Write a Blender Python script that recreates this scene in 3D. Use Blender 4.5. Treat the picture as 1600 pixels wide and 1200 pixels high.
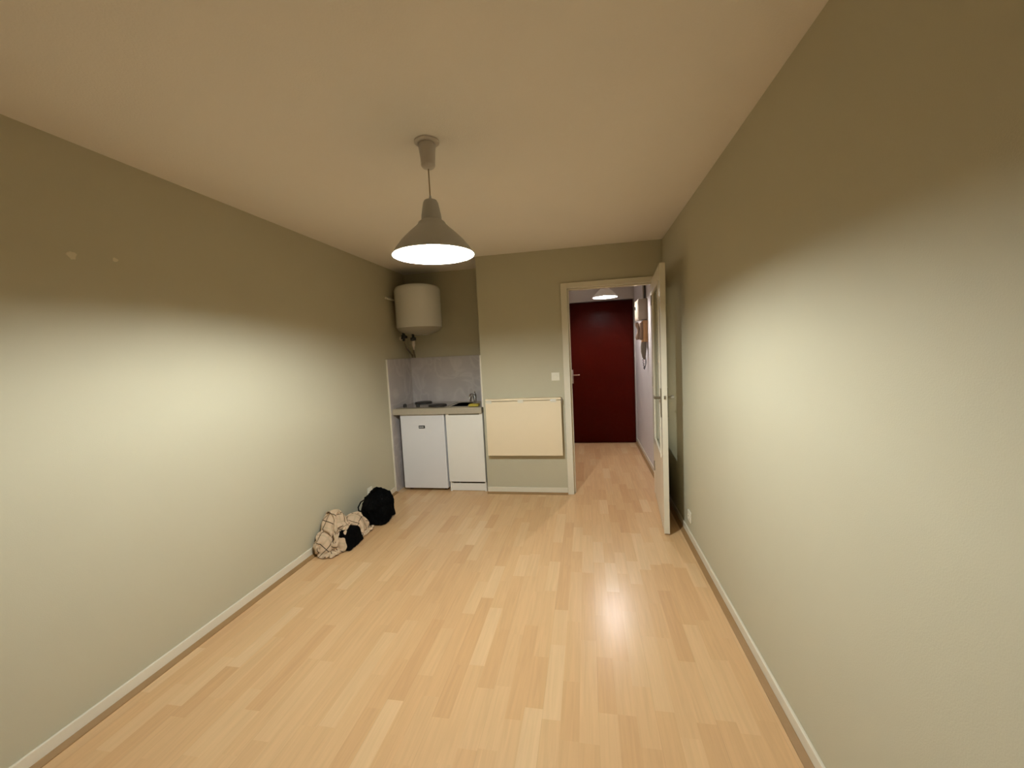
import bpy, bmesh, math, random
import numpy as np
from mathutils import Vector, Matrix, noise
S = bpy.context.scene
for o in list(bpy.data.objects): bpy.data.objects.remove(o)
C = S.collection

# ---------------------------------------------------------------- camera
L, R, D, H = -2.058, 0.711, 3.936, 2.389      # left wall, right wall, partition, ceiling
DK, DH = 4.475, 6.14                            # alcove wall, hall end
F = Vector((-0.18353105, 0.97972171, -0.08038483))
RT = Vector((0.98243502, 0.18000268, -0.04919829))
UP = Vector((0.03373115, 0.08800228, 0.995549))
cam = bpy.data.cameras.new('camera'); cam.sensor_width = 36; cam.lens = 628.75 / 1600 * 36
cam.clip_start = 0.02
co = bpy.data.objects.new('camera', cam); C.objects.link(co)
m = Matrix((RT, UP, -F)).transposed().to_4x4(); m.translation = (0, 0, 1.44)
co.matrix_world = m
S.camera = co

# ---------------------------------------------------------------- world, exposure
W = bpy.data.worlds.new('world'); S.world = W; W.use_nodes = True
W.node_tree.nodes['Background'].inputs[0].default_value = (0.02, 0.022, 0.03, 1)
W.node_tree.nodes['Background'].inputs[1].default_value = 0.3
S.view_settings.view_transform = 'Standard'; S.view_settings.look = 'None'
S.view_settings.gamma = 1; S.view_settings.use_curve_mapping = False
S.view_settings.exposure = 0.17
BULB_MAIN, BULB_MAIN_COL = 2250.0, (0.93, 1.0, 1.0)
BULB_HALL, BULB_HALL_COL = 780.0, (1.0, 0.95, 0.96)

# ---------------------------------------------------------------- materials
def mat(name, col, rough=0.6, metal=0.0, noise_amt=0.0, scale=8.0, bump=0.0, bscale=200.0, spec=0.5, coat=0.0):
    M = bpy.data.materials.new(name); M.use_nodes = True
    nt = M.node_tree; b = nt.nodes['Principled BSDF']
    b.inputs['Base Color'].default_value = (*col, 1)
    b.inputs['Roughness'].default_value = rough; b.inputs['Metallic'].default_value = metal
    b.inputs['Specular IOR Level'].default_value = spec
    b.inputs['Coat Weight'].default_value = coat
    tc = nt.nodes.new('ShaderNodeTexCoord')
    n = nt.nodes.new('ShaderNodeTexNoise'); n.inputs['Scale'].default_value = scale; n.inputs['Detail'].default_value = 5
    nt.links.new(tc.outputs['Object'], n.inputs['Vector'])
    mx = nt.nodes.new('ShaderNodeMix'); mx.data_type = 'RGBA'
    a = max(noise_amt, 0.01)
    mx.inputs[6].default_value = tuple(c * (1 - a) for c in col) + (1,)
    mx.inputs[7].default_value = tuple(min(1, c * (1 + a)) for c in col) + (1,)
    nt.links.new(n.outputs['Fac'], mx.inputs[0]); nt.links.new(mx.outputs[2], b.inputs['Base Color'])
    if bump:
        n2 = nt.nodes.new('ShaderNodeTexNoise'); n2.inputs['Scale'].default_value = bscale; n2.inputs['Detail'].default_value = 4
        nt.links.new(tc.outputs['Object'], n2.inputs['Vector'])
        bp = nt.nodes.new('ShaderNodeBump'); bp.inputs['Strength'].default_value = bump; bp.inputs['Distance'].default_value = 0.002
        nt.links.new(n2.outputs['Fac'], bp.inputs['Height']); nt.links.new(bp.outputs[0], b.inputs['Normal'])
    return M
def emit(name, col, s):
    M = bpy.data.materials.new(name); M.use_nodes = True; b = M.node_tree.nodes['Principled BSDF']
    b.inputs['Base Color'].default_value = (0.9, 0.9, 0.9, 1)
    b.inputs['Emission Color'].default_value = (*col, 1); b.inputs['Emission Strength'].default_value = s
    return M

M_wall = mat('wall_paint', (0.555, 0.512, 0.372), 0.75, noise_amt=0.03, scale=2.5, bump=0.18, bscale=260, spec=0.25)
M_hallwall = mat('hall_paint', (0.66, 0.62, 0.60), 0.6, noise_amt=0.02, bump=0.3, bscale=200, spec=0.3)
M_ceil = mat('ceiling_paint', (0.88, 0.815, 0.73), 0.85, noise_amt=0.02, scale=3, bump=0.5, bscale=160, spec=0.2)
M_white = mat('white_gloss_paint', (0.80, 0.74, 0.60), 0.20, noise_amt=0.02, bump=0.15, bscale=60)
M_melamine = mat('white_melamine', (0.88, 0.85, 0.78), 0.35, noise_amt=0.01)
M_fridge = mat('white_enamel', (0.80, 0.79, 0.80), 0.42, noise_amt=0.015)
M_heater = mat('heater_enamel', (0.78, 0.77, 0.72), 0.22, noise_amt=0.01)
M_grey_plastic = mat('grey_plastic', (0.42, 0.38, 0.29), 0.5)
M_cream = mat('cream_laminate', (0.86, 0.72, 0.50), 0.5, noise_amt=0.02)
M_splash = mat('splashback_laminate', (0.53, 0.475, 0.45), 0.22, noise_amt=0.12, scale=4, spec=0.6)
nt = M_splash.node_tree
_tc = nt.nodes.new('ShaderNodeTexCoord'); _n = nt.nodes.new('ShaderNodeTexNoise'); _n.inputs['Scale'].default_value = 2.6; _n.inputs['Detail'].default_value = 2; _n.inputs['Distortion'].default_value = 1.6
nt.links.new(_tc.outputs['Object'], _n.inputs['Vector'])
_r = nt.nodes.new('ShaderNodeValToRGB'); _e = _r.color_ramp.elements
_e[0].position = 0.44; _e[0].color = (0, 0, 0, 1); _e[1].position = 0.56; _e[1].color = (0, 0, 0, 1); _q = _e.new(0.50); _q.color = (1, 1, 1, 1)
nt.links.new(_n.outputs['Fac'], _r.inputs[0])
_m = nt.nodes.new('ShaderNodeMix'); _m.data_type = 'RGBA'; _m.blend_type = 'ADD'; _m.inputs[7].default_value = (0.07, 0.07, 0.06, 1)
_b = nt.nodes['Principled BSDF']; _src = _b.inputs['Base Color'].links[0].from_socket
nt.links.new(_r.outputs[0], _m.inputs[0]); nt.links.new(_src, _m.inputs[6]); nt.links.new(_m.outputs[2], _b.inputs['Base Color'])
M_worktop = mat('worktop_laminate', (0.46, 0.40, 0.30), 0.35, noise_amt=0.12, scale=60)
M_steel = mat('brushed_steel', (0.55, 0.52, 0.48), 0.25, metal=1.0, noise_amt=0.05)
M_chrome = mat('chrome', (0.75, 0.74, 0.72), 0.12, metal=1.0)
M_plate = mat('cast_iron', (0.025, 0.02, 0.018), 0.45)
M_black = mat('black_plastic', (0.012, 0.011, 0.010), 0.5)
M_fabric = mat('black_fabric', (0.0022, 0.0022, 0.0022), 0.9, noise_amt=0.3, scale=40, bump=0.6, bscale=120, spec=0.04)
M_sponge = mat('yellow_sponge', (0.46, 0.36, 0.05), 0.95, noise_amt=0.15, scale=60, bump=0.8, bscale=300)
M_shade = mat('grey_aluminium_lacquer', (0.48, 0.47, 0.44), 0.5, metal=0.25, noise_amt=0.03, scale=5)
M_shade_in = mat('white_lacquer', (0.92, 0.90, 0.86), 0.4)
M_plastic = mat('white_plastic', (0.60, 0.53, 0.46), 0.5)
M_hallbox = mat('beige_plastic', (0.32, 0.26, 0.19), 0.5)
M_darkbeige = mat('brown_grey_plastic', (0.17, 0.14, 0.10), 0.5)
M_cap = mat('heater_cap_plastic', (0.36, 0.33, 0.26), 0.5)
M_oldmetal = mat('dull_dark_metal', (0.26, 0.22, 0.15), 0.45, metal=0.8)
M_hallshaded = mat('hall_paint_shaded', (0.52, 0.48, 0.43), 0.7, spec=0.2)  # hall paint with the shade above the lamp rim put into its colour
M_socket = mat('socket_plastic', (0.85, 0.80, 0.66), 0.4)
M_cord = mat('cord_brown', (0.30, 0.22, 0.12), 0.6)
M_red = mat('dark_red_paint', (0.034, 0.0024, 0.0009), 0.30, noise_amt=0.12, scale=5, bump=0.25, bscale=70, spec=0.05)
M_trimwood = mat('beech_trim', (0.34, 0.20, 0.082), 0.5, noise_amt=0.12, scale=14)
M_brown = mat('intercom_beige', (0.27, 0.175, 0.115), 0.5)
M_orange = mat('varnished_wood', (0.42, 0.22, 0.08), 0.45, noise_amt=0.15, scale=20)
M_steeldark = mat('handle_metal', (0.50, 0.46, 0.40), 0.35, metal=0.9)
M_brass = mat('old_brass', (0.32, 0.25, 0.13), 0.4, metal=0.9)
M_filler = mat('filler_white', (0.72, 0.66, 0.50), 0.9)
M_bulb = emit('bulb_glow', BULB_MAIN_COL, BULB_MAIN)
M_bulb2 = emit('bulb_glow_hall', BULB_HALL_COL, BULB_HALL)

def floor_material():
    M = bpy.data.materials.new('beech_laminate'); M.use_nodes = True; nt = M.node_tree; N = nt.nodes; Lk = nt.links
    b = N['Principled BSDF']
    tc = N.new('ShaderNodeTexCoord'); sp = N.new('ShaderNodeSeparateXYZ'); Lk.new(tc.outputs['Object'], sp.inputs[0])
    def mt(op, a, bb=None, c=None):
        n = N.new('ShaderNodeMath'); n.operation = op
        for i, v in enumerate((a, bb, c)):
            if v is None: continue
            if isinstance(v, (int, float)): n.inputs[i].default_value = v
            else: Lk.new(v, n.inputs[i])
        return n.outputs[0]
    W_, LEN = 0.073, 0.38
    xs = mt('DIVIDE', sp.outputs[0], W_); row = mt('FLOOR', xs)
    wn = N.new('ShaderNodeTexWhiteNoise'); wn.noise_dimensions = '1D'; Lk.new(row, wn.inputs['W'])
    yo = mt('ADD', mt('DIVIDE', sp.outputs[1], LEN), mt('MULTIPLY', wn.outputs['Value'], 7.3))
    # uneven strip lengths: bend the running coordinate before cutting it
    yb = mt('ADD', yo, mt('MULTIPLY', mt('SINE', mt('ADD', mt('MULTIPLY', yo, 2.1), mt('MULTIPLY', row, 1.7))), 0.22))
    cell = mt('FLOOR', yb)
    cv = N.new('ShaderNodeCombineXYZ'); Lk.new(row, cv.inputs[0]); Lk.new(cell, cv.inputs[1])
    w2 = N.new('ShaderNodeTexWhiteNoise'); w2.noise_dimensions = '3D'; Lk.new(cv.outputs[0], w2.inputs['Vector'])
    ramp = N.new('ShaderNodeValToRGB'); cr = ramp.color_ramp
    cr.elements[0].position = 0.0; cr.elements[0].color = (0.66, 0.40, 0.195, 1)
    cr.elements[1].position = 1.0; cr.elements[1].color = (0.76, 0.52, 0.285, 1)
    for p, c in ((0.12, (0.685, 0.423, 0.21)), (0.45, (0.705, 0.447, 0.226)), (0.7, (0.72, 0.462, 0.238)), (0.88, (0.735, 0.485, 0.255))):
        e = cr.elements.new(p); e.color = (*c, 1)
    Lk.new(w2.outputs['Value'], ramp.inputs[0])
    # grain, stretched along the strips and shifted per strip
    g = N.new('ShaderNodeCombineXYZ')
    Lk.new(mt('MULTIPLY', sp.outputs[0], 60.0), g.inputs[0]); Lk.new(mt('MULTIPLY', sp.outputs[1], 3.0), g.inputs[1])
    Lk.new(mt('MULTIPLY', w2.outputs['Value'], 50.0), g.inputs[2])
    gn = N.new('ShaderNodeTexNoise'); gn.inputs['Scale'].default_value = 1.0; gn.inputs['Detail'].default_value = 5; gn.inputs['Distortion'].default_value = 0.8
    Lk.new(g.outputs[0], gn.inputs['Vector'])
    gm = N.new('ShaderNodeMapRange'); gm.inputs['From Min'].default_value = 0.3; gm.inputs['From Max'].default_value = 0.7
    gm.inputs['To Min'].default_value = 0.94; gm.inputs['To Max'].default_value = 1.05; Lk.new(gn.outputs['Fac'], gm.inputs[0])
    # narrow seams between the three-strip boards
    fx = mt('FRACT', mt('DIVIDE', xs, 3.0)); seam = mt('LESS_THAN', mt('ABSOLUTE', mt('SUBTRACT', fx, 0.004)), 0.006)
    sm = mt('SUBTRACT', 1.0, mt('MULTIPLY', seam, 0.10))
    tot = mt('MULTIPLY', gm.outputs[0], sm)
    mx = N.new('ShaderNodeVectorMath'); mx.operation = 'SCALE'; Lk.new(ramp.outputs[0], mx.inputs[0]); Lk.new(tot, mx.inputs['Scale'])
    Lk.new(mx.outputs[0], b.inputs['Base Color'])
    b.inputs['Roughness'].default_value = 0.27
    b.inputs['Specular IOR Level'].default_value = 0.42
    return M
M_floor = floor_material()

def glass_material():
    M = bpy.data.materials.new('clear_glass'); M.use_nodes = True; nt = M.node_tree; N = nt.nodes; Lk = nt.links
    out = N['Material Output']; N.remove(N['Principled BSDF'])
    tr = N.new('ShaderNodeBsdfTransparent'); tr.inputs[0].default_value = (0.93, 0.95, 0.92, 1)
    tl = N.new('ShaderNodeBsdfTranslucent'); tl.inputs[0].default_value = (0.85, 0.88, 0.82, 1)
    df = N.new('ShaderNodeBsdfDiffuse'); df.inputs[0].default_value = (0.88, 0.88, 0.80, 1)
    gl = N.new('ShaderNodeBsdfGlossy'); gl.inputs['Roughness'].default_value = 0.06
    a = N.new('ShaderNodeMixShader'); a.inputs[0].default_value = 0.7; Lk.new(tl.outputs[0], a.inputs[1]); Lk.new(df.outputs[0], a.inputs[2])
    c = N.new('ShaderNodeMixShader'); c.inputs[0].default_value = 0.05; Lk.new(tr.outputs[0], c.inputs[1]); Lk.new(a.outputs[0], c.inputs[2])
    fr = N.new('ShaderNodeFresnel'); gg = N.new('ShaderNodeNewGeometry'); mr = N.new('ShaderNodeMapRange'); mr.inputs['To Min'].default_value = 1.5; mr.inputs['To Max'].default_value = 1/1.5
    Lk.new(gg.outputs['Backfacing'], mr.inputs[0]); Lk.new(mr.outputs[0], fr.inputs[0])
    d = N.new('ShaderNodeMixShader'); Lk.new(fr.outputs[0], d.inputs[0]); Lk.new(c.outputs[0], d.inputs[1]); Lk.new(gl.outputs[0], d.inputs[2])
    Lk.new(d.outputs[0], out.inputs[0]); return M
M_glass = glass_material()

def plaid_material():
    M = bpy.data.materials.new('plaid_wool'); M.use_nodes = True; nt = M.node_tree; N = nt.nodes; Lk = nt.links
    b = N['Principled BSDF']; b.inputs['Roughness'].default_value = 0.95; b.inputs['Specular IOR Level'].default_value = 0.1
    uv = N.new('ShaderNodeUVMap'); uv.uv_map = 'UVMap'; sp = N.new('ShaderNodeSeparateXYZ'); Lk.new(uv.outputs[0], sp.inputs[0])
    def mt(op, a, bb=None):
        n = N.new('ShaderNodeMath'); n.operation = op
        for i, v in enumerate((a, bb)):
            if v is None: continue
            if isinstance(v, (int, float)): n.inputs[i].default_value = v
            else: Lk.new(v, n.inputs[i])
        return n.outputs[0]
    def stripe(c, per, w, ph=0.0): return mt('LESS_THAN', mt('FRACT', mt('ADD', mt('DIVIDE', c, per), ph)), w)
    s = None
    for a in (stripe(sp.outputs[0], 0.105, 0.055), stripe(sp.outputs[1], 0.105, 0.055)):
        s = a if s is None else mt('ADD', s, a)
    s = mt('MINIMUM', s, 1.0)
    t = mt('MINIMUM', mt('ADD', stripe(sp.outputs[0], 0.105, 0.13, 0.45), stripe(sp.outputs[1], 0.105, 0.13, 0.45)), 1.0)
    m1 = N.new('ShaderNodeMix'); m1.data_type = 'RGBA'; m1.inputs[6].default_value = (0.66, 0.49, 0.33, 1); m1.inputs[7].default_value = (0.58, 0.44, 0.29, 1)
    Lk.new(t, m1.inputs[0])
    m2 = N.new('ShaderNodeMix'); m2.data_type = 'RGBA'; m2.inputs[7].default_value = (0.075, 0.05, 0.028, 1)
    Lk.new(m1.outputs[2], m2.inputs[6]); Lk.new(s, m2.inputs[0]); Lk.new(m2.outputs[2], b.inputs['Base Color'])
    return M
M_plaid = plaid_material()

# ---------------------------------------------------------------- helpers
def bx(bm, lo, hi):
    x0, y0, z0 = lo; x1, y1, z1 = hi
    v = [bm.verts.new(p) for p in ((x0,y0,z0),(x1,y0,z0),(x1,y1,z0),(x0,y1,z0),(x0,y0,z1),(x1,y0,z1),(x1,y1,z1),(x0,y1,z1))]
    for f in ((0,3,2,1),(4,5,6,7),(0,1,5,4),(1,2,6,5),(2,3,7,6),(3,0,4,7)): bm.faces.new([v[i] for i in f])
def lathe(bm, prof, seg=48, cap0=True, cap1=True, loc=(0,0,0), axis='z'):
    rings = []
    def P(r, a, z):
        p = (r*math.cos(a), r*math.sin(a), z)
        if axis == 'y': p = (p[0], p[2], p[1])
        if axis == 'x': p = (p[2], p[0], p[1])
        return (p[0]+loc[0], p[1]+loc[1], p[2]+loc[2])
    for r, z in prof:
        if r < 1e-6: rings.append([bm.verts.new(P(0, 0, z))])
        else: rings.append([bm.verts.new(P(r, 2*math.pi*i/seg, z)) for i in range(seg)])
    for a, b in zip(rings, rings[1:]):
        for i in range(seg):
            j = (i+1) % seg
            if len(a) == 1 and len(b) == 1: continue
            if len(a) == 1: bm.faces.new((a[0], b[j], b[i]))
            elif len(b) == 1: bm.faces.new((a[i], a[j], b[0]))
            else: bm.faces.new((a[i], a[j], b[j], b[i]))
    if cap0 and len(rings[0]) > 1: bm.faces.new(rings[0][::-1])
    if cap1 and len(rings[-1]) > 1: bm.faces.new(rings[-1])
def tube(bm, pts, r, seg=12):
    pts = [Vector(p) for p in pts]; rings = []
    up = Vector((0.13, 0.27, 0.95)).normalized()
    for i, p in enumerate(pts):
        t = (pts[min(i+1, len(pts)-1)] - pts[max(i-1, 0)]).normalized()
        a = t.cross(up)
        if a.length < 0.05: a = t.cross(Vector((1, 0, 0)))
        a.normalize(); b = t.cross(a); up = a.cross(t) if i == 0 else (b*-1 if (b*-1).dot(up) > 0 else b)
        rr = r[i] if isinstance(r, (list, tuple)) else r
        rings.append([bm.verts.new(p + (a*math.cos(2*math.pi*k/seg) + b*math.sin(2*math.pi*k/seg))*rr) for k in range(seg)])
    for a, b in zip(rings, rings[1:]):
        for k in range(seg): bm.faces.new((a[k], a[(k+1) % seg], b[(k+1) % seg], b[k]))
    bm.faces.new(rings[0][::-1]); bm.faces.new(rings[-1])
def obj(name, bm, m, parent=None, loc=None, bevel=0.0, smooth=False, bseg=2):
    bmesh.ops.recalc_face_normals(bm, faces=bm.faces)
    me = bpy.data.meshes.new(name); bm.to_mesh(me); bm.free()
    o = bpy.data.objects.new(name, me); C.objects.link(o); me.materials.append(m)
    if parent: o.parent = parent
    if loc: o.location = loc
    if smooth:
        for p in me.polygons: p.use_smooth = True
        try: me.set_sharp_from_angle(angle=math.radians(40))
        except Exception: pass
    if bevel:
        b = o.modifiers.new('bevel', 'BEVEL'); b.width = bevel; b.segments = bseg; b.limit_method = 'ANGLE'
    return o
def boxes(name, lst, m, parent=None, bevel=0.0, **k):
    bm = bmesh.new()
    for lo, hi in lst: bx(bm, lo, hi)
    return obj(name, bm, m, parent, bevel=bevel, **k)
def thing(name, label, cat, loc=(0,0,0), rz=0.0, group=None):
    o = bpy.data.objects.new(name, None); C.objects.link(o); o.location = loc; o.rotation_euler = (0, 0, rz)
    o.empty_display_size = 0.1
    o['label'] = label; o['category'] = cat
    if group: o['group'] = group
    return o
def tag(o, label, cat, group=None):
    o['label'] = label; o['category'] = cat
    if group: o['group'] = group
    return o
def struct(o, label=None, cat=None):
    o['kind'] = 'structure'
    if label: o['label'] = label
    if cat: o['category'] = cat
    return o
def copy_thing(root, loc):
    r = root.copy(); C.objects.link(r); r.location = loc
    for ch in root.children:
        c = ch.copy(); C.objects.link(c); c.parent = r
    return r

# ---------------------------------------------------------------- room shell
YB = -1.15
AX = -1.045                      # right end of the kitchen alcove
OX0, OX1, OZ = -0.170, 0.640, 2.03   # doorway
struct(boxes('floor', [((L-0.1, YB-0.1, -0.1), (R+0.1, DH+0.1, 0))], M_floor), 'beech strip laminate floor of the empty room and hall', 'floor')
struct(boxes('ceiling', [((L-0.1, YB-0.1, H), (R+0.1, DH+0.1, H+0.1))], M_ceil), 'matt off-white painted ceiling above the room', 'ceiling')
wl = struct(boxes('wall_left', [((L-0.1, YB-0.1, 0), (L, DK+0.1, H))], M_wall), 'long grey-green wall on the left', 'wall')
struct(boxes('wall_right', [((R, YB-0.1, 0), (R+0.1, D+0.04, H))], M_wall), 'long grey-green wall on the right', 'wall')
struct(boxes('wall_rear', [((L, YB-0.1, 0), (R, YB, H))], M_wall), 'plain wall behind the viewer', 'wall')
struct(boxes('wall_back', [((AX, D, 0), (OX0, D+0.07, H)), ((OX0, D, OZ), (OX1, D+0.07, H)), ((OX1, D, 0), (R, D+0.07, H)),
                           ((AX, D+0.07, 0), (AX+0.07, DK, H))], M_wall), 'far grey-green wall around the doorway', 'wall')
struct(boxes('wall_kitchen', [((L, DK, 0), (AX+0.07, DK+0.08, H))], M_wall), 'back wall of the kitchen alcove', 'wall')
struct(boxes('wall_hall_left', [((-0.50, D+0.07, 0), (-0.42, DH, H)), ((AX+0.07, D+0.07, 0), (-0.50, D+0.10, H))], M_hallwall), 'left wall of the hall', 'wall')
struct(boxes('wall_hall_right', [((R, D+0.04, 0), (R+0.1, DH+0.1, H))], M_hallwall), 'white wall of the hall beside the red door', 'wall')
struct(boxes('wall_hall_end', [((-0.50, DH, 2.115), (R, DH+0.1, H)), ((-0.50, DH, 0), (-0.285, DH+0.1, 2.115)), ((0.690, DH, 0), (R, DH+0.1, 2.115))], M_hallshaded), 'white wall above and around the red door', 'wall')
M_dimpanel = mat('dim_panel_gloss', (0.015, 0.016, 0.02), 0.06, noise_amt=0.01)
dp_ = struct(boxes('dim_panel_1', [((-1.90, YB-0.001, 0.10), (0.55, YB+0.012, 2.20))], M_dimpanel), 'added dark pane behind the viewer, lowering the light near the camera', 'dark panel')  # unseen dark pane, added to soak up light near the camera
boxes('dim_panel_frame', [((-1.96, YB+0.0005, 0.04), (0.61, YB+0.03, 0.10)), ((-1.96, YB+0.0005, 2.20), (0.61, YB+0.03, 2.26)), ((-1.96, YB+0.0005, 0.10), (-1.90, YB+0.03, 2.20)),
                       ((0.55, YB+0.0005, 0.10), (0.61, YB+0.03, 2.20)), ((-0.71, YB+0.0005, 0.10), (-0.64, YB+0.03, 2.20))], M_white, dp_)
# trims: white skirting with a beech quarter strip at its foot
def skirt(name, x0, y0, x1, y1, nx, ny, lbl):
    t, h, s = 0.012, 0.063, 0.038
    def seg(d, z0, z1):
        return ((min(x0, x0+nx*d, x1, x1+nx*d), min(y0, y0+ny*d, y1, y1+ny*d), z0), (max(x0, x0+nx*d, x1, x1+nx*d), max(y0, y0+ny*d, y1, y1+ny*d), z1))
    a = struct(boxes(name, [seg(t, 0.012, h)], M_white, bevel=0.003), lbl, 'baseboard')
    # concave-looking beech strip, built as a triangular prism
    bm = bmesh.new()
    A, B = Vector((x0, y0, 0)), Vector((x1, y1, 0)); n = Vector((nx, ny, 0))
    def ring(P): return [bm.verts.new(P + n*t*0.5 + Vector((0,0,0.0))), bm.verts.new(P + n*s), bm.verts.new(P + n*s + Vector((0,0,0.004))), bm.verts.new(P + n*(t+0.003) + Vector((0,0,0.016))), bm.verts.new(P + n*t*0.5 + Vector((0,0,0.016)))]
    r0, r1 = ring(A), ring(B)
    for i in range(5): bm.faces.new((r0[i], r0[(i+1)%5], r1[(i+1)%5], r1[i]))
    bm.faces.new(r0[::-1]); bm.faces.new(r1)
    b = obj('quarter_strip', bm, M_trimwood, a)
    return a
skirt('baseboard_left', L, YB, L, 3.895, 1, 0, 'white skirting board along the left wall')
skirt('baseboard_right', R, YB, R, D, -1, 0, 'white skirting board along the right wall')
skirt('baseboard_back', AX+0.002, D, -0.222, D, 0, -1, 'white skirting board under the folding table')
skirt('baseboard_hall', R, D+0.07, R, DH, -1, 0, 'white skirting board along the hall wall')
struct(boxes('trim_1', [((-0.220, D-0.020, 0.0), (-0.160, D+0.085, 2.062)), ((-0.160, D-0.020, 2.012), (0.665, D+0.085, 2.062)), ((0.612, D-0.020, 0), (0.665, D+0.085, 2.012)),
                        ((-0.160, D+0.025, 0), (-0.145, D+0.085, 2.012)), ((-0.145, D+0.025, 1.998), (0.612, D+0.085, 2.012))],
              M_white, bevel=0.003), 'cream painted door frame of the doorway', 'door frame')

# red entrance door
d1 = struct(boxes('door_1', [((-0.280, DH-0.030, 0.008), (0.686, DH+0.02, 2.103))], M_red, bevel=0.004), 'dark red entrance door at the end of the hall', 'door')
bm = bmesh.new(); bx(bm, (-0.243, DH-0.040, 0.915), (-0.200, DH-0.0295, 1.122)); obj('backplate', bm, M_steeldark, d1, bevel=0.003)
bm = bmesh.new(); lathe(bm, [(0.011, 0), (0.011, -0.045)], 16, loc=(-0.215, DH-0.040, 1.043), axis='y'); tube(bm, [(-0.219, DH-0.083, 1.043), (-0.15, DH-0.086, 1.044), (-0.105, DH-0.080, 1.044)], 0.0085); obj('lever_handle', bm, M_chrome, d1, smooth=True)
bm = bmesh.new(); lathe(bm, [(0.010, 0), (0.010, -0.012), (0.006, -0.014)], 16, loc=(-0.224, DH-0.040, 0.950), axis='y'); obj('lock_cylinder', bm, M_brass, d1, smooth=True)
bm = bmesh.new(); lathe(bm, [(0.012, 0), (0.012, -0.006), (0.007, -0.008), (0, -0.008)], 20, loc=(0.205, DH-0.030, 1.50), axis='y'); obj('peephole', bm, M_red, d1, smooth=True)

# glazed door, standing open
d2 = bpy.data.objects.new('door_2', None); C.objects.link(d2); d2.location = (0.607, D-0.016, 0); d2.rotation_euler = (0, 0, math.radians(-4.85))
struct(d2, 'cream glazed door standing open beside the right wall', 'door')
LW, T = 0.832, 0.039; z0, z1 = 0.010, 2.022; ST = 0.100; SN = 0.150; GB, GT = 0.572, 1.905
boxes('leaf', [((0, -LW, z0), (T, -LW+SN, z1)), ((0, -ST, z0), (T, 0, z1)), ((0, -LW+SN, z0), (T, -ST, GB)), ((0, -LW+SN, GT), (T, -ST, z1))], M_white, d2, bevel=0.002)
boxes('glass_pane', [((T/2-0.003, -LW+SN-0.005, GB-0.005), (T/2+0.003, -ST+0.005, GT+0.005))], M_glass, d2)
for sx in (0.0, T):
    a, b = (-0.006, 0.010) if sx == 0 else (T-0.010, T+0.006)
    boxes('glazing_bead', [((a, -LW+SN-0.012, GB-0.012), (b, -LW+SN+0.012, GT+0.012)), ((a, -ST-0.012, GB-0.012), (b, -ST+0.012, GT+0.012)),
                           ((a, -LW+SN, GB-0.012), (b, -ST, GB+0.014)), ((a, -LW+SN, GT-0.012), (b, -ST, GT+0.012))], M_white, d2, bevel=0.003)
for sgn, x in ((-1, 0.0), (1, T)):
    bm = bmesh.new(); bx(bm, (min(x, x+sgn*0.007), -LW+0.028, 0.895), (max(x, x+sgn*0.007), -LW+0.066, 1.115)); bp_ = obj('backplate', bm, M_oldmetal, d2, bevel=0.003)
    bm = bmesh.new(); lathe(bm, [(0.010, 0), (0.010, sgn*0.045)], 16, loc=(x+sgn*0.005, -LW+0.047, 1.042), axis='x')
    tube(bm, [(x+sgn*0.046, -LW+0.040, 1.042), (x+sgn*0.050, -LW+0.09, 1.043), (x+sgn*0.046, -LW+0.155, 1.041)], 0.0075); obj('lever_handle', bm, M_oldmetal if sgn < 0 else M_grey_plastic, d2, smooth=True)
bm = bmesh.new(); bx(bm, (T/2-0.006, -LW-0.008, 1.035), (T/2+0.006, -LW, 1.060)); obj('latch', bm, M_oldmetal, d2)
for z in (0.25, 1.05, 1.80):
    bm = bmesh.new(); lathe(bm, [(0.007, 0), (0.007, 0.09)], 12, loc=(-0.004, 0.004, z)); obj('hinge', bm, M_steeldark, d2, smooth=True)

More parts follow.
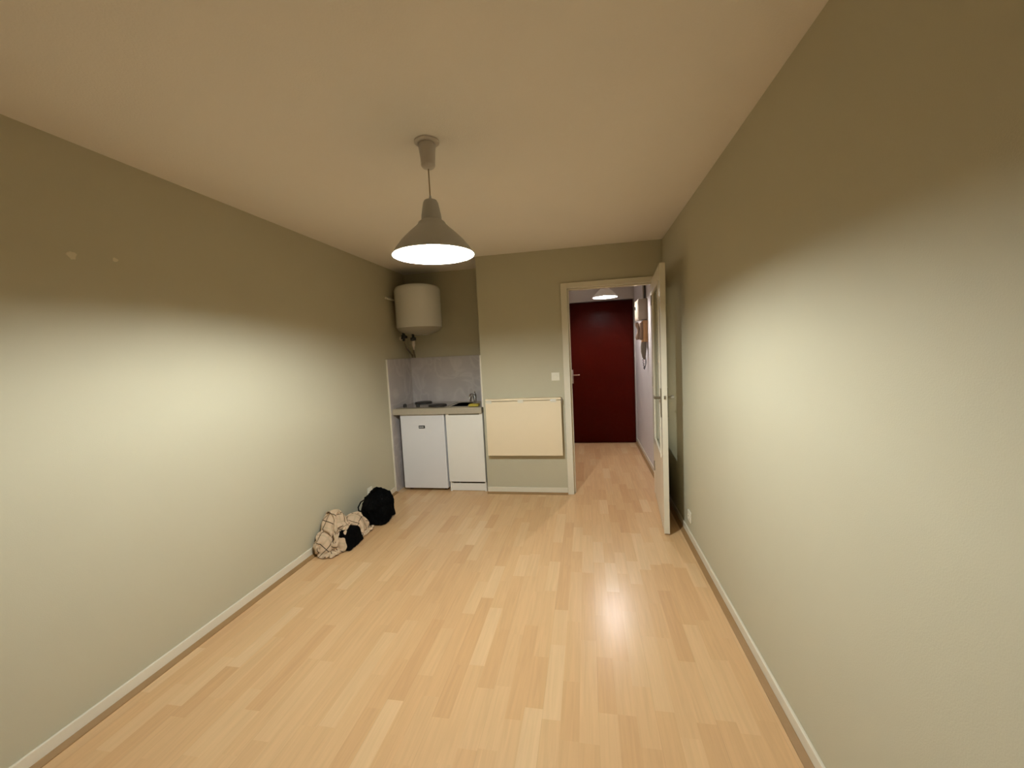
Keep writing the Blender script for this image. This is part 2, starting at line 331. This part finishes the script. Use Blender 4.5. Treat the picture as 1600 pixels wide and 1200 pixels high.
# ---------------------------------------------------------------- pendant lamps
def pendant(name, label, loc, rim_z, s, bulbm, shadem, hb, group=None, exitz=0.0):
    t = thing(name, label, 'pendant lamp', loc, group=group)   # loc: at the ceiling
    bm = bmesh.new(); lathe(bm, [(0.055, 0.0), (0.055, -0.006), (0.050, -0.010), (0.042, -0.012)], 48); obj('ceiling_ring', bm, M_plastic, t, smooth=True)
    bm = bmesh.new(); lathe(bm, [(0.036, -0.012), (0.039, -0.017), (0.035, -0.050), (0.031, -0.096), (0.032, -0.098), (0.031, -0.106), (0.024, -0.114), (0.006, -0.118)], 48); obj('canopy', bm, M_plastic, t, smooth=True)
    zt = rim_z - loc[2]                                     # rim height, relative
    top = zt + 0.255*s
    bm = bmesh.new(); lathe(bm, [(0.0028, -0.115), (0.0028, top+0.004)], 10); obj('cord', bm, M_cord, t, smooth=True)
    prof = [(0.004, 0.262), (0.006, 0.250), (0.013, 0.245), (0.028, 0.240), (0.034, 0.228), (0.0385, 0.205), (0.044, 0.175), (0.046, 0.153), (0.050, 0.151), (0.060, 0.143), (0.063, 0.135),
            (0.078, 0.120), (0.100, 0.101), (0.122, 0.080), (0.143, 0.058), (0.162, 0.034), (0.178, 0.010), (0.1855, 0.001), (0.190, 0.0)]
    prof = [(r*s, z*s+zt) for r, z in prof]
    inner = [(max(r-0.003, 0.002), z-0.002) for r, z in prof[1:-1]][::-1]
    bm = bmesh.new(); lathe(bm, prof, 72, False, False); sh = obj('lamp_shade', bm, shadem, t, smooth=True)
    bm = bmesh.new(); lathe(bm, [(0.1895*s, zt+0.0005)] + inner, 72, False, True); obj('shade_lining', bm, M_shade_in, sh, smooth=True)
    bz = zt + hb
    bm = bmesh.new(); lathe(bm, [(0.020, bz+0.050), (0.020, min(bz+0.12, top-0.02))], 24); obj('lamp_holder', bm, M_plastic, t, smooth=True)
    bm = bmesh.new(); rb = 0.031
    lathe(bm, [(0, -rb)] + [(rb*math.sin(a), -rb*math.cos(a)) for a in [math.pi*k/12 for k in range(1, 10)]] + [(0.016, 0.034), (0.0135, 0.052)], 32, True, True, loc=(0, 0, bz))
    obj('bulb', bm, bulbm, t, smooth=True)
    return t
pendant('pendant_lamp', 'grey cone-shaped pendant lamp glowing in the middle of the room', (-0.665, 1.78, H), 1.893, 1.0, M_bulb, M_shade, 0.048)
pendant('pendant_lamp', 'small glowing pendant lamp hanging in the hall before the red door', (0.249, 5.12, H), 2.044, 0.80, M_bulb2, M_shade_in, 0.045)

# ---------------------------------------------------------------- kitchen alcove
CT = 0.892
boxes('splashback_left_tmp', [((L+0.0015, 3.900, 0.0), (L+0.020, DK-0.014, 1.42))], M_splash)
o = bpy.data.objects['splashback_left_tmp']; o.name = 'side_panel'
tag(o, 'tall grey laminate side panel against the left wall of the alcove', 'panel')
boxes('edge_strip', [((L+0.0015, 3.893, 0.0), (L+0.016, 3.900, 1.421))], M_white, o)
o = tag(boxes('splashback', [((L+0.021, DK-0.013, CT), (AX-0.020, DK-0.0015, 1.42))], M_splash), 'glossy grey splashback panel behind the sink and hob', 'splashback')
o = tag(boxes('side_panel', [((AX-0.018, D+0.004, CT), (AX-0.0015, DK-0.014, 1.42))], M_splash), 'narrow side panel at the right end of the worktop', 'panel')
boxes('edge_strip', [((AX-0.010, D-0.003, CT), (AX+0.003, D+0.004, 1.42))], M_white, o)

# worktop unit with hob and sink
wt = thing('kitchenette_worktop', 'beige kitchenette worktop with two hotplates and a steel sink', 'worktop', (0, 0, 0))
HX = [(-1.33, 4.25)]
bm = bmesh.new()
x0, x1, y0, y1, zb = L+0.022, AX-0.020, D-0.012, DK-0.014, CT-0.062
sx0, sx1, sy0, sy1 = -1.42, -1.245, 4.02, 4.33
for lo, hi in (((x0, y0, zb), (sx0, y1, CT)), ((sx1, y0, zb), (x1, y1, CT)), ((sx0, y0, zb), (sx1, sy0, CT)), ((sx0, sy1, zb), (sx1, y1, CT))): bx(bm, lo, hi)
obj('worktop', bm, M_worktop, wt)
bm = bmesh.new()   # basin and its rim
t_ = 0.004
bx(bm, (sx0-0.02, sy0-0.02, CT), (sx1+0.02, sy0, CT+t_)); bx(bm, (sx0-0.02, sy1, CT), (sx1+0.02, sy1+0.02, CT+t_))
bx(bm, (sx0-0.02, sy0, CT), (sx0, sy1, CT+t_)); bx(bm, (sx1, sy0, CT), (sx1+0.02, sy1, CT+t_))
bx(bm, (sx0, sy0, CT-0.13), (sx1, sy1, CT-0.125)); bx(bm, (sx0-t_, sy0, CT-0.13), (sx0, sy1, CT)); bx(bm, (sx1, sy0, CT-0.13), (sx1+t_, sy1, CT))
bx(bm, (sx0, sy0-t_, CT-0.13), (sx1, sy0, CT)); bx(bm, (sx0, sy1, CT-0.13), (sx1, sy1+t_, CT))
obj('sink_basin', bm, M_steel, wt)
boxes('hob_plate', [((-2.02, 3.97, CT), (-1.47, 4.45, CT+0.006))], M_steel, wt, bevel=0.003)
for px, py, r in ((-1.590, 4.080, 0.098), (-1.86, 4.340, 0.098)):
    bm = bmesh.new(); lathe(bm, [(r, CT+0.006), (r, CT+0.018), (r-0.006, CT+0.022), (0.02, CT+0.021), (0, CT+0.019)], 48, loc=(px, py, 0)); obj('hotplate', bm, M_plate, wt, smooth=True)
for px, py in ((-1.975, 4.10), (-1.815, 4.08)):
    bm = bmesh.new(); lathe(bm, [(0.020, CT+0.006), (0.018, CT+0.026), (0, CT+0.028)], 24, loc=(px, py, 0)); bx(bm, (px-0.003, py-0.018, CT+0.026), (px+0.003, py+0.018, CT+0.032)); obj('hob_knob', bm, M_black, wt, smooth=True)
# tap
tp = thing('kitchen_tap', 'chrome mixer tap standing behind the sink', 'tap', (-1.262, 4.400, CT))
bm = bmesh.new(); lathe(bm, [(0.025, 0), (0.025, 0.006), (0.018, 0.010), (0.018, 0.075), (0.020, 0.080), (0.016, 0.095), (0, 0.099)], 24); obj('body', bm, M_chrome, tp, smooth=True)
bm = bmesh.new(); tube(bm, [(0, 0, 0.06), (-0.012, -0.04, 0.095), (-0.020, -0.08, 0.100), (-0.026, -0.11, 0.085), (-0.028, -0.115, 0.055)], 0.010); obj('spout', bm, M_chrome, tp, smooth=True)
bm = bmesh.new(); tube(bm, [(0, 0, 0.09), (0.006, -0.015, 0.112), (0.012, -0.035, 0.122)], [0.008, 0.007, 0.006]); obj('lever', bm, M_chrome, tp, smooth=True)
# sponge
bm = bmesh.new(); bx(bm, (-0.052, -0.035, 0), (0.052, 0.035, 0.026)); sp_ = obj('sponge', bm, M_sponge, loc=(-1.155, 3.985, CT+0.0045), bevel=0.005)
tag(sp_, 'yellow sponge lying at the front right of the sink', 'sponge')

# fridge
fr = thing('fridge', 'small white under-counter fridge with a black badge', 'fridge', (-1.728, 3.955, 0))
w = 0.246
boxes('cabinet', [((-w+0.004, 0.050, 0.02), (w-0.004, 0.500, 0.822))], M_fridge, fr, bevel=0.006)
boxes('door', [((-w, 0.0, 0.028), (w, 0.046, 0.828))], M_fridge, fr, bevel=0.010, bseg=3)
boxes('worktop_lid', [((-w, 0.05, 0.822), (w, 0.505, 0.829))], M_fridge, fr)
for x in (-0.2, 0.2):
    bm = bmesh.new(); lathe(bm, [(0.02, 0), (0.02, 0.022)], 16, loc=(x, 0.08, 0)); obj('foot', bm, M_black, fr)
bd = boxes('badge', [((-0.038, -0.0025, 0.677), (0.030, 0.0005, 0.708))], M_black, fr)
boxes('badge_lettering', [((-0.030+0.0125*i, -0.0032, 0.687), (-0.022+0.0125*i, -0.0024, 0.698)) for i in range(4)], M_fridge, bd)

# sink cabinet
cb = thing('sink_cabinet', 'narrow cream-white cupboard under the sink, right of the fridge', 'cabinet', (-1.262, 3.948, 0))
w = 0.197
boxes('carcass', [((-w, 0.020, 0), (-w+0.016, 0.51, 0.826)), ((w-0.016, 0.020, 0), (w, 0.51, 0.826)), ((-w, 0.03, 0.10), (w, 0.51, 0.116)), ((-w, 0.50, 0.1), (w, 0.51, 0.82))], M_melamine, cb)
dr = boxes('door', [((-w, 0, 0.108), (w, 0.018, 0.812)), ((-w, 0, 0.812), (-w+0.032, 0.018, 0.828)), ((w-0.032, 0, 0.812), (w, 0.018, 0.828))], M_melamine, cb)
boxes('grip_strip', [((-w+0.032, 0.010, 0.812), (w-0.032, 0.018, 0.828))], M_grey_plastic, dr)
boxes('plinth', [((-w+0.016, 0.030, 0.004), (w-0.016, 0.046, 0.082))], M_melamine, cb)

# water heater
ht = thing('water_heater', 'white cylindrical water heater hung high in the alcove', 'water heater', (-1.785, 4.200, 0))
bm = bmesh.new()
r = 0.246
lathe(bm, [(0, 2.215), (0.10, 2.211), (0.18, 2.200), (0.225, 2.186), (0.240, 2.168), (r, 2.145), (r, 1.752), (r-0.004, 1.748)], 72); obj('tank', bm, M_heater, ht, smooth=True)
bm = bmesh.new(); lathe(bm, [(r-0.004, 1.750), (r-0.014, 1.728), (0.195, 1.702), (0.14, 1.684), (0.10, 1.678), (0.095, 1.668), (0, 1.666)], 72, True, False); obj('bottom_cap', bm, M_cap, ht, smooth=True)
for x in (-0.13, 0.13): boxes('wall_bracket', [((x-0.02, 0.19, 1.80), (x+0.02, 0.2745, 2.12))], M_heater, ht)
vx, vy = -0.158, -0.08
bm = bmesh.new()
lathe(bm, [(0.014, 1.71), (0.014, 1.68), (0.024, 1.675), (0.024, 1.640), (0.014, 1.636), (0.014, 1.61)], 20, loc=(vx, vy, 0))
tube(bm, [(vx, vy, 1.655), (vx+0.04, vy-0.015, 1.652)], 0.015); tube(bm, [(vx, vy, 1.645), (vx-0.028, vy-0.008, 1.640)], 0.010); obj('safety_valve', bm, M_black, ht, smooth=True)
bm = bmesh.new(); lathe(bm, [(0, -0.006), (0.020, -0.004), (0.022, 0.006), (0.010, 0.010), (0, 0.010)], 20, loc=(vx-0.033, vy-0.010, 1.639), axis='x'); obj('valve_knob', bm, M_plastic, ht, smooth=True)
bm = bmesh.new(); lathe(bm, [(0.013, 1.69), (0.013, 1.645), (0.030, 1.640), (0.030, 1.612), (0.012, 1.606)], 20, loc=(-0.045, -0.09, 0)); obj('pipe_union', bm, M_black, ht, smooth=True)
bm = bmesh.new(); lathe(bm, [(0.011, 1.61), (0.017, 1.595), (0.017, 1.560), (0.007, 1.535), (0.005, 1.510)], 20, loc=(-0.045, -0.09, 0)); obj('drain_funnel', bm, M_plastic, ht, smooth=True)
bm = bmesh.new(); tube(bm, [(vx, vy, 1.62), (vx-0.002, vy+0.02, 1.575), (-0.195, 0.05, 1.53), (-0.215, 0.18, 1.49), (-0.222, 0.250, 1.455), (-0.222, 0.252, 1.425)], 0.0085); obj('supply_pipe', bm, M_oldmetal, ht, smooth=True)
bm = bmesh.new(); tube(bm, [(-0.080, 0.0, 1.69), (-0.082, 0.01, 1.62), (-0.14, 0.12, 1.55), (-0.185, 0.22, 1.50), (-0.190, 0.252, 1.425)], 0.0075); obj('supply_pipe', bm, M_oldmetal, ht, smooth=True)
bm = bmesh.new(); tube(bm, [(L+0.014, 3.975, 2.063), (L+0.014, 4.15, 2.063), (L+0.014, DK-0.002, 2.063)], 0.013)
tag(obj('wall_pipe', bm, M_white, smooth=True), 'short white pipe along the wall, left of the water heater', 'pipe')

# ---------------------------------------------------------------- folding table
ft = thing('folding_wall_table', 'cream drop-leaf table folded flat against the far wall', 'folding table', (-0.628, D, 0))
boxes('wall_shelf', [((-0.376, -0.070, 0.956), (0.374, 0.0, 0.977))], M_cream, ft, bevel=0.002)
boxes('leaf', [((-0.376, -0.074, 0.406), (0.374, -0.054, 0.951))], M_cream, ft, bevel=0.002)
for x in (-0.34, -0.02, 0.30):
    bm = bmesh.new(); bx(bm, (x-0.028, -0.0765, 0.934), (x+0.028, -0.0705, 0.964)); lathe(bm, [(0.0045, x-0.028), (0.0045, x+0.028)], 10, loc=(0, -0.0755, 0.953), axis='x'); obj('hinge', bm, M_white, ft)
for x in (-0.33, 0.31): boxes('wall_batten', [((x-0.02, -0.053, 0.50), (x+0.02, 0, 0.956))], M_cream, ft)
bm = bmesh.new(); bx(bm, (0.376, -0.055, 0.930), (0.381, 0, 0.968)); tube(bm, [(0.380, -0.050, 0.960), (0.380, -0.046, 0.920)], 0.005); obj('support_bracket', bm, M_steeldark, ft)

# ---------------------------------------------------------------- switch, sockets, patches
ls = thing('light_switch', 'small square white light switch beside the door frame', 'light switch', (-0.301, D, 1.176))
boxes('plate', [((-0.040, -0.009, -0.040), (0.040, 0, 0.040))], M_socket, ls, bevel=0.003)
bm = bmesh.new(); bx(bm, (-0.016, -0.013, -0.016), (0.016, -0.008, 0.016)); o = obj('rocker', bm, M_socket, ls, bevel=0.002); o.rotation_euler = (0, math.radians(45), 0)
def socket(loc, rz, label):
    t = thing('wall_socket', label, 'socket', loc, rz)      # faces local -y
    boxes('plate', [((-0.040, -0.010, -0.040), (0.040, 0, 0.040))], M_socket, t, bevel=0.004)
    bm = bmesh.new(); lathe(bm, [(0.022, -0.0095), (0.024, -0.013), (0.020, -0.0135), (0.019, -0.011), (0, -0.0105)], 28, axis='y'); obj('socket_well', bm, M_socket, t, smooth=True)
    boxes('contact_hole', [((-0.011, -0.0125, -0.003), (-0.007, -0.0108, 0.003)), ((0.007, -0.0125, -0.003), (0.011, -0.0125, 0.003))], M_black, t)
    return t
socket((R, 3.045, 0.172), math.radians(-90), 'white socket low on the right wall, near the open door')
socket((L, 3.395, 0.190), math.radians(90), 'white socket low on the left wall, above the black bag')
def patch(loc, w, h, label, seed):
    rnd = random.Random(seed); bm = bmesh.new(); n = 14
    def ring(x, k): return [bm.verts.new((x, k*w/2*math.cos(2*math.pi*i/n)*q[i], k*h/2*math.sin(2*math.pi*i/n)*q[i])) for i in range(n)]
    q = [rnd.uniform(0.75, 1.15) for _ in range(n)]
    a, b = ring(0.0, 1.0), ring(0.0015, 0.9)
    for i in range(n): bm.faces.new((a[i], a[(i+1) % n], b[(i+1) % n], b[i]))
    bm.faces.new(b); bm.faces.new(a[::-1])
    tag(obj('filler_patch', bm, M_filler, loc=loc), label, 'filler patch')
patch((L+0.0002, 1.337, 1.921), 0.038, 0.034, 'larger pale filler patch high on the left wall', 1)
patch((L+0.0002, 1.495, 1.936), 0.022, 0.020, 'smaller pale filler patch high on the left wall', 2)

# ---------------------------------------------------------------- hall wall: fuse box, intercom, cable
fb = thing('fuse_box', 'pale electrical box high on the hall wall', 'electrical box', (R, 4.905, 0))
boxes('housing', [((-0.100, 0, 1.735), (0, 0.30, 1.975))], M_hallbox, fb, bevel=0.004)
boxes('cover', [((-0.106, 0.012, 1.750), (-0.100, 0.288, 1.960))], M_hallbox, fb, bevel=0.002)
boxes('breaker_switch', [((-0.114, 0.20, 1.865), (-0.106, 0.24, 1.900))], M_black, fb)
bm = bmesh.new(); bx(bm, (-0.034, 0.0, 0), (0, 0.055, 0.40)); o = obj('cable_trunking', bm, M_hallbox, loc=(R, 4.975, 1.978)); tag(o, 'pale cable trunking running up from the electrical box', 'trunking')
bm = bmesh.new(); tube(bm, [(R-0.022, 4.93, 1.978), (R-0.020, 4.93, 2.05), (R-0.022, 4.935, 2.13), (R-0.010, 4.94, 2.25), (R-0.008, 4.94, H)], 0.008)
tag(obj('power_cable', bm, M_black, smooth=True), 'black cable rising above the electrical box', 'cable')
ic = thing('intercom_phone', 'brown intercom handset with coiled cord on the hall wall', 'intercom', (R, 4.90, 0))
boxes('back_board', [((-0.050, 0.0, 1.475), (0, 0.20, 1.725))], M_orange, ic, bevel=0.003)
boxes('base', [((-0.082, 0.02, 1.50), (-0.050, 0.13, 1.70))], M_brown, ic, bevel=0.006)
bm = bmesh.new(); tube(bm, [(-0.118, 0.055, 1.705), (-0.112, 0.055, 1.675), (-0.098, 0.055, 1.63), (-0.100, 0.055, 1.58), (-0.110, 0.055, 1.53), (-0.106, 0.055, 1.505)], [0.018, 0.024, 0.015, 0.015, 0.024, 0.018], 16); obj('handset', bm, M_brown, ic, smooth=True)
pts = []
for k in range(241):
    u = k/240; a = u*2*math.pi*20
    if u < 0.5: q = u*2; cy, cz, cx = 0.03, 1.475-0.32*q, -0.045-0.012*math.sin(q*math.pi)
    else: q = (u-0.5)*2; cy, cz, cx = 0.03+0.045*math.sin(q*math.pi)+0.02*q, 1.155+0.19*q, -0.045+0.026*math.sin(q*math.pi)
    pts.append((cx+0.005*math.cos(a), cy+0.005*math.sin(a), cz))
bm = bmesh.new(); tube(bm, pts, 0.0042, 8); obj('coiled_cord', bm, M_black, ic, smooth=True)
bm = bmesh.new(); bm_pts = [(-0.045, 0.03, 1.475), (-0.048, 0.03, 1.42), (-0.050, 0.03, 1.36), (-0.046, 0.03, 1.31), (-0.040, 0.03, 1.27)]
tube(bm, bm_pts, [0.028, 0.033, 0.031, 0.022, 0.008], 16); obj('pouch', bm, M_darkbeige, ic, smooth=True)

# ---------------------------------------------------------------- black bag
def soft_bag(name, loc, size, seed, amp, m, parent=None, cuts=26, tilt=0.0, top=None):
    bm = bmesh.new(); bmesh.ops.create_cube(bm, size=1.0)
    bmesh.ops.subdivide_edges(bm, edges=bm.edges, cuts=cuts, use_grid_fill=True)
    sx, sy, sz = size
    for v in bm.verts:
        p = v.co*2                                    # -1..1
        q = Vector((p.x*math.sqrt(max(0, 1-p.y**2/2-p.z**2/2+p.y**2*p.z**2/3)), p.y*math.sqrt(max(0, 1-p.x**2/2-p.z**2/2+p.x**2*p.z**2/3)), p.z*math.sqrt(max(0, 1-p.x**2/2-p.y**2/2+p.x**2*p.y**2/3))))
        r_ = p.lerp(q, 0.62 if p.z > 0 else 0.62+0.34*p.z)
        x, y, z = r_.x*sx/2, r_.y*sy/2, (r_.z+1)/2*sz
        f = z/sz
        if top: x, y = x*(1-(1-top)*f**1.5), y*(1-(1-top)*f**1.5)
        n1 = noise.noise(Vector((x*9+seed, y*9, z*9))); n2 = abs(noise.noise(Vector((x*22, y*22+seed, z*16)))); n3 = noise.noise(Vector((x*5, y*5, seed*1.3)))
        nn = Vector((r_.x, r_.y, r_.z*0.6)).normalized()
        d = amp*(n1*1.0 - n2*0.8)
        x += nn.x*d; y += nn.y*d + tilt*f*sy; z += nn.z*d + f*amp*1.5*n3
        v.co = (x, y, max(0.001, z))
    o = obj(name, bm, m, parent, loc=loc, smooth=True)
    return o
bag = thing('black_bag', 'slouched black fabric bag on the floor near the fridge', 'bag', (-1.860, 3.190, 0))
bb = soft_bag('body', (0, 0, 0), (0.245, 0.262, 0.275), 3.1, 0.026, M_fabric, bag, tilt=0.03, top=0.86)
bm = bmesh.new(); tube(bm, [(-0.05, -0.095, 0.235), (-0.07, -0.150, 0.225), (-0.08, -0.178, 0.19), (-0.08, -0.172, 0.155), (-0.05, -0.110, 0.125)], 0.006, 10); obj('carry_loop', bm, M_fabric, bag, smooth=True)
bm = bmesh.new(); tube(bm, [(0.00, -0.08, 0.285), (0.0, -0.05, 0.305), (0.0, 0.00, 0.300), (0.0, 0.03, 0.285)], 0.009, 10); obj('strap', bm, M_fabric, bag, smooth=True)

# ---------------------------------------------------------------- plaid blanket scarf heaped over a second bag
b2 = tag(soft_bag('small_black_bag', (-1.862, 2.735, 0.0), (0.150, 0.22, 0.150), 7.7, 0.014, M_fabric, cuts=20, top=0.8),
         'small black bag half hidden under the plaid scarf', 'bag')

def drape():
    rng = np.random.RandomState(11)
    nu, nv = 74, 50; sp = 0.0135
    U, V = np.meshgrid(np.arange(nu)*sp, np.arange(nv)*sp, indexing='ij')
    uc, vc = U-U.mean(), V-V.mean()
    def sm(n, amp):
        a = rng.randn(n, n)*amp
        gi = np.linspace(0, n-1.001, nu); gj = np.linspace(0, n-1.001, nv)
        i0 = gi.astype(int); j0 = gj.astype(int); fi = (gi-i0)[:, None]; fj = (gj-j0)[None, :]
        fi = fi*fi*(3-2*fi); fj = fj*fj*(3-2*fj)
        return (a[i0][:, j0]*(1-fi)+a[i0+1][:, j0]*fi)*(1-fj)+(a[i0][:, j0+1]*(1-fi)+a[i0+1][:, j0+1]*fi)*fj
    P = np.zeros((nu, nv, 3))
    P[..., 1] = 2.775 + uc*0.43 + sm(8, 0.018)
    P[..., 0] = -1.955 + vc*0.26 + sm(8, 0.018)
    P[..., 2] = 0.30 + sm(13, 0.06) + 0.02*rng.rand(nu, nv)
    V_ = np.zeros_like(P)
    cons = []
    def add(di, dj, k):
        A0 = np.array([(i, j) for i in range(nu) for j in range(nv) if 0 <= i+di < nu and 0 <= j+dj < nv])
        B0 = A0+np.array([di, dj]); rest = sp*math.hypot(di, dj)
        key = (A0[:, 0]//max(1, abs(di)) + (0 if di else A0[:, 1]//max(1, abs(dj)))) % 2
        for q in (0, 1):
            s = key == q; cons.append((A0[s], B0[s], rest, k))
    add(1, 0, 1.0); add(0, 1, 1.0); add(1, 1, 0.5); add(1, -1, 0.5); add(2, 0, 0.15); add(0, 2, 0.15)
    ells = [((-1.985, 2.745, 0.03), (0.075, 0.115, 0.24)), ((-1.865, 2.735, 0.0), (0.090, 0.115, 0.155)), ((-1.945, 2.92, 0.0), (0.095, 0.13, 0.165)), ((-1.985, 2.605, 0.0), (0.06, 0.06, 0.15))]
    dt = 0.012
    for step in range(95):
        V_ *= 0.975; V_[..., 2] -= 9.8*dt
        Q = P+V_*dt
        for it in range(9):
            for A, B, rest, k in cons:
                a = Q[A[:, 0], A[:, 1]]; b = Q[B[:, 0], B[:, 1]]
                d = b-a; l = np.linalg.norm(d, axis=1)+1e-9
                c = (k*0.5*(l-rest)/l)[:, None]*d
                Q[A[:, 0], A[:, 1]] += c; Q[B[:, 0], B[:, 1]] -= c
            fl = Q[..., 2] < 0.006
            Q[..., 2] = np.maximum(Q[..., 2], 0.006)
            Q[..., :2] = np.where(fl[..., None], P[..., :2]*0.93+Q[..., :2]*0.07, Q[..., :2])
            Q[..., 0] = np.maximum(Q[..., 0], L+0.016)
            Q[..., 1] = np.minimum(Q[..., 1], 3.035)
            for c0, r0 in ells:
                d = (Q-np.array(c0))/np.array(r0); l = np.linalg.norm(d, axis=2)
                s = (l < 1) & (d[..., 2] > -0.2)
                Q = np.where(s[..., None], np.array(c0)+d/np.maximum(l, 1e-4)[..., None]*np.array(r0), Q)
                Q = np.where(s[..., None], Q*0.5+P*0.5, Q)
        V_ = (Q-P)/dt; sp_ = np.linalg.norm(V_, axis=2, keepdims=True); V_ *= np.minimum(1, 1.2/np.maximum(sp_, 1e-6))
        P = Q
    return P, U, V
P, U, V = drape()
nu, nv = U.shape
me = bpy.data.meshes.new('plaid_scarf')
idx = lambda i, j: i*nv+j
faces = [(idx(i, j), idx(i+1, j), idx(i+1, j+1), idx(i, j+1)) for i in range(nu-1) for j in range(nv-1)]
me.from_pydata([tuple(p) for p in P.reshape(-1, 3)], [], faces)
uvl = me.uv_layers.new(name='UVMap'); uf, vf = U.reshape(-1), V.reshape(-1)
for lp in me.loops: uvl.data[lp.index].uv = (float(uf[lp.vertex_index])+0.03, float(vf[lp.vertex_index])+0.05)
for p in me.polygons: p.use_smooth = True
me.materials.append(M_plaid)
sc = bpy.data.objects.new('plaid_scarf', me); C.objects.link(sc)
s_ = sc.modifiers.new('thickness', 'SOLIDIFY'); s_.thickness = 0.004; s_.offset = 0
s_ = sc.modifiers.new('smooth', 'SUBSURF'); s_.levels = 1; s_.render_levels = 1
tag(sc, 'crumpled beige plaid scarf with dark lines heaped against the left wall', 'scarf')
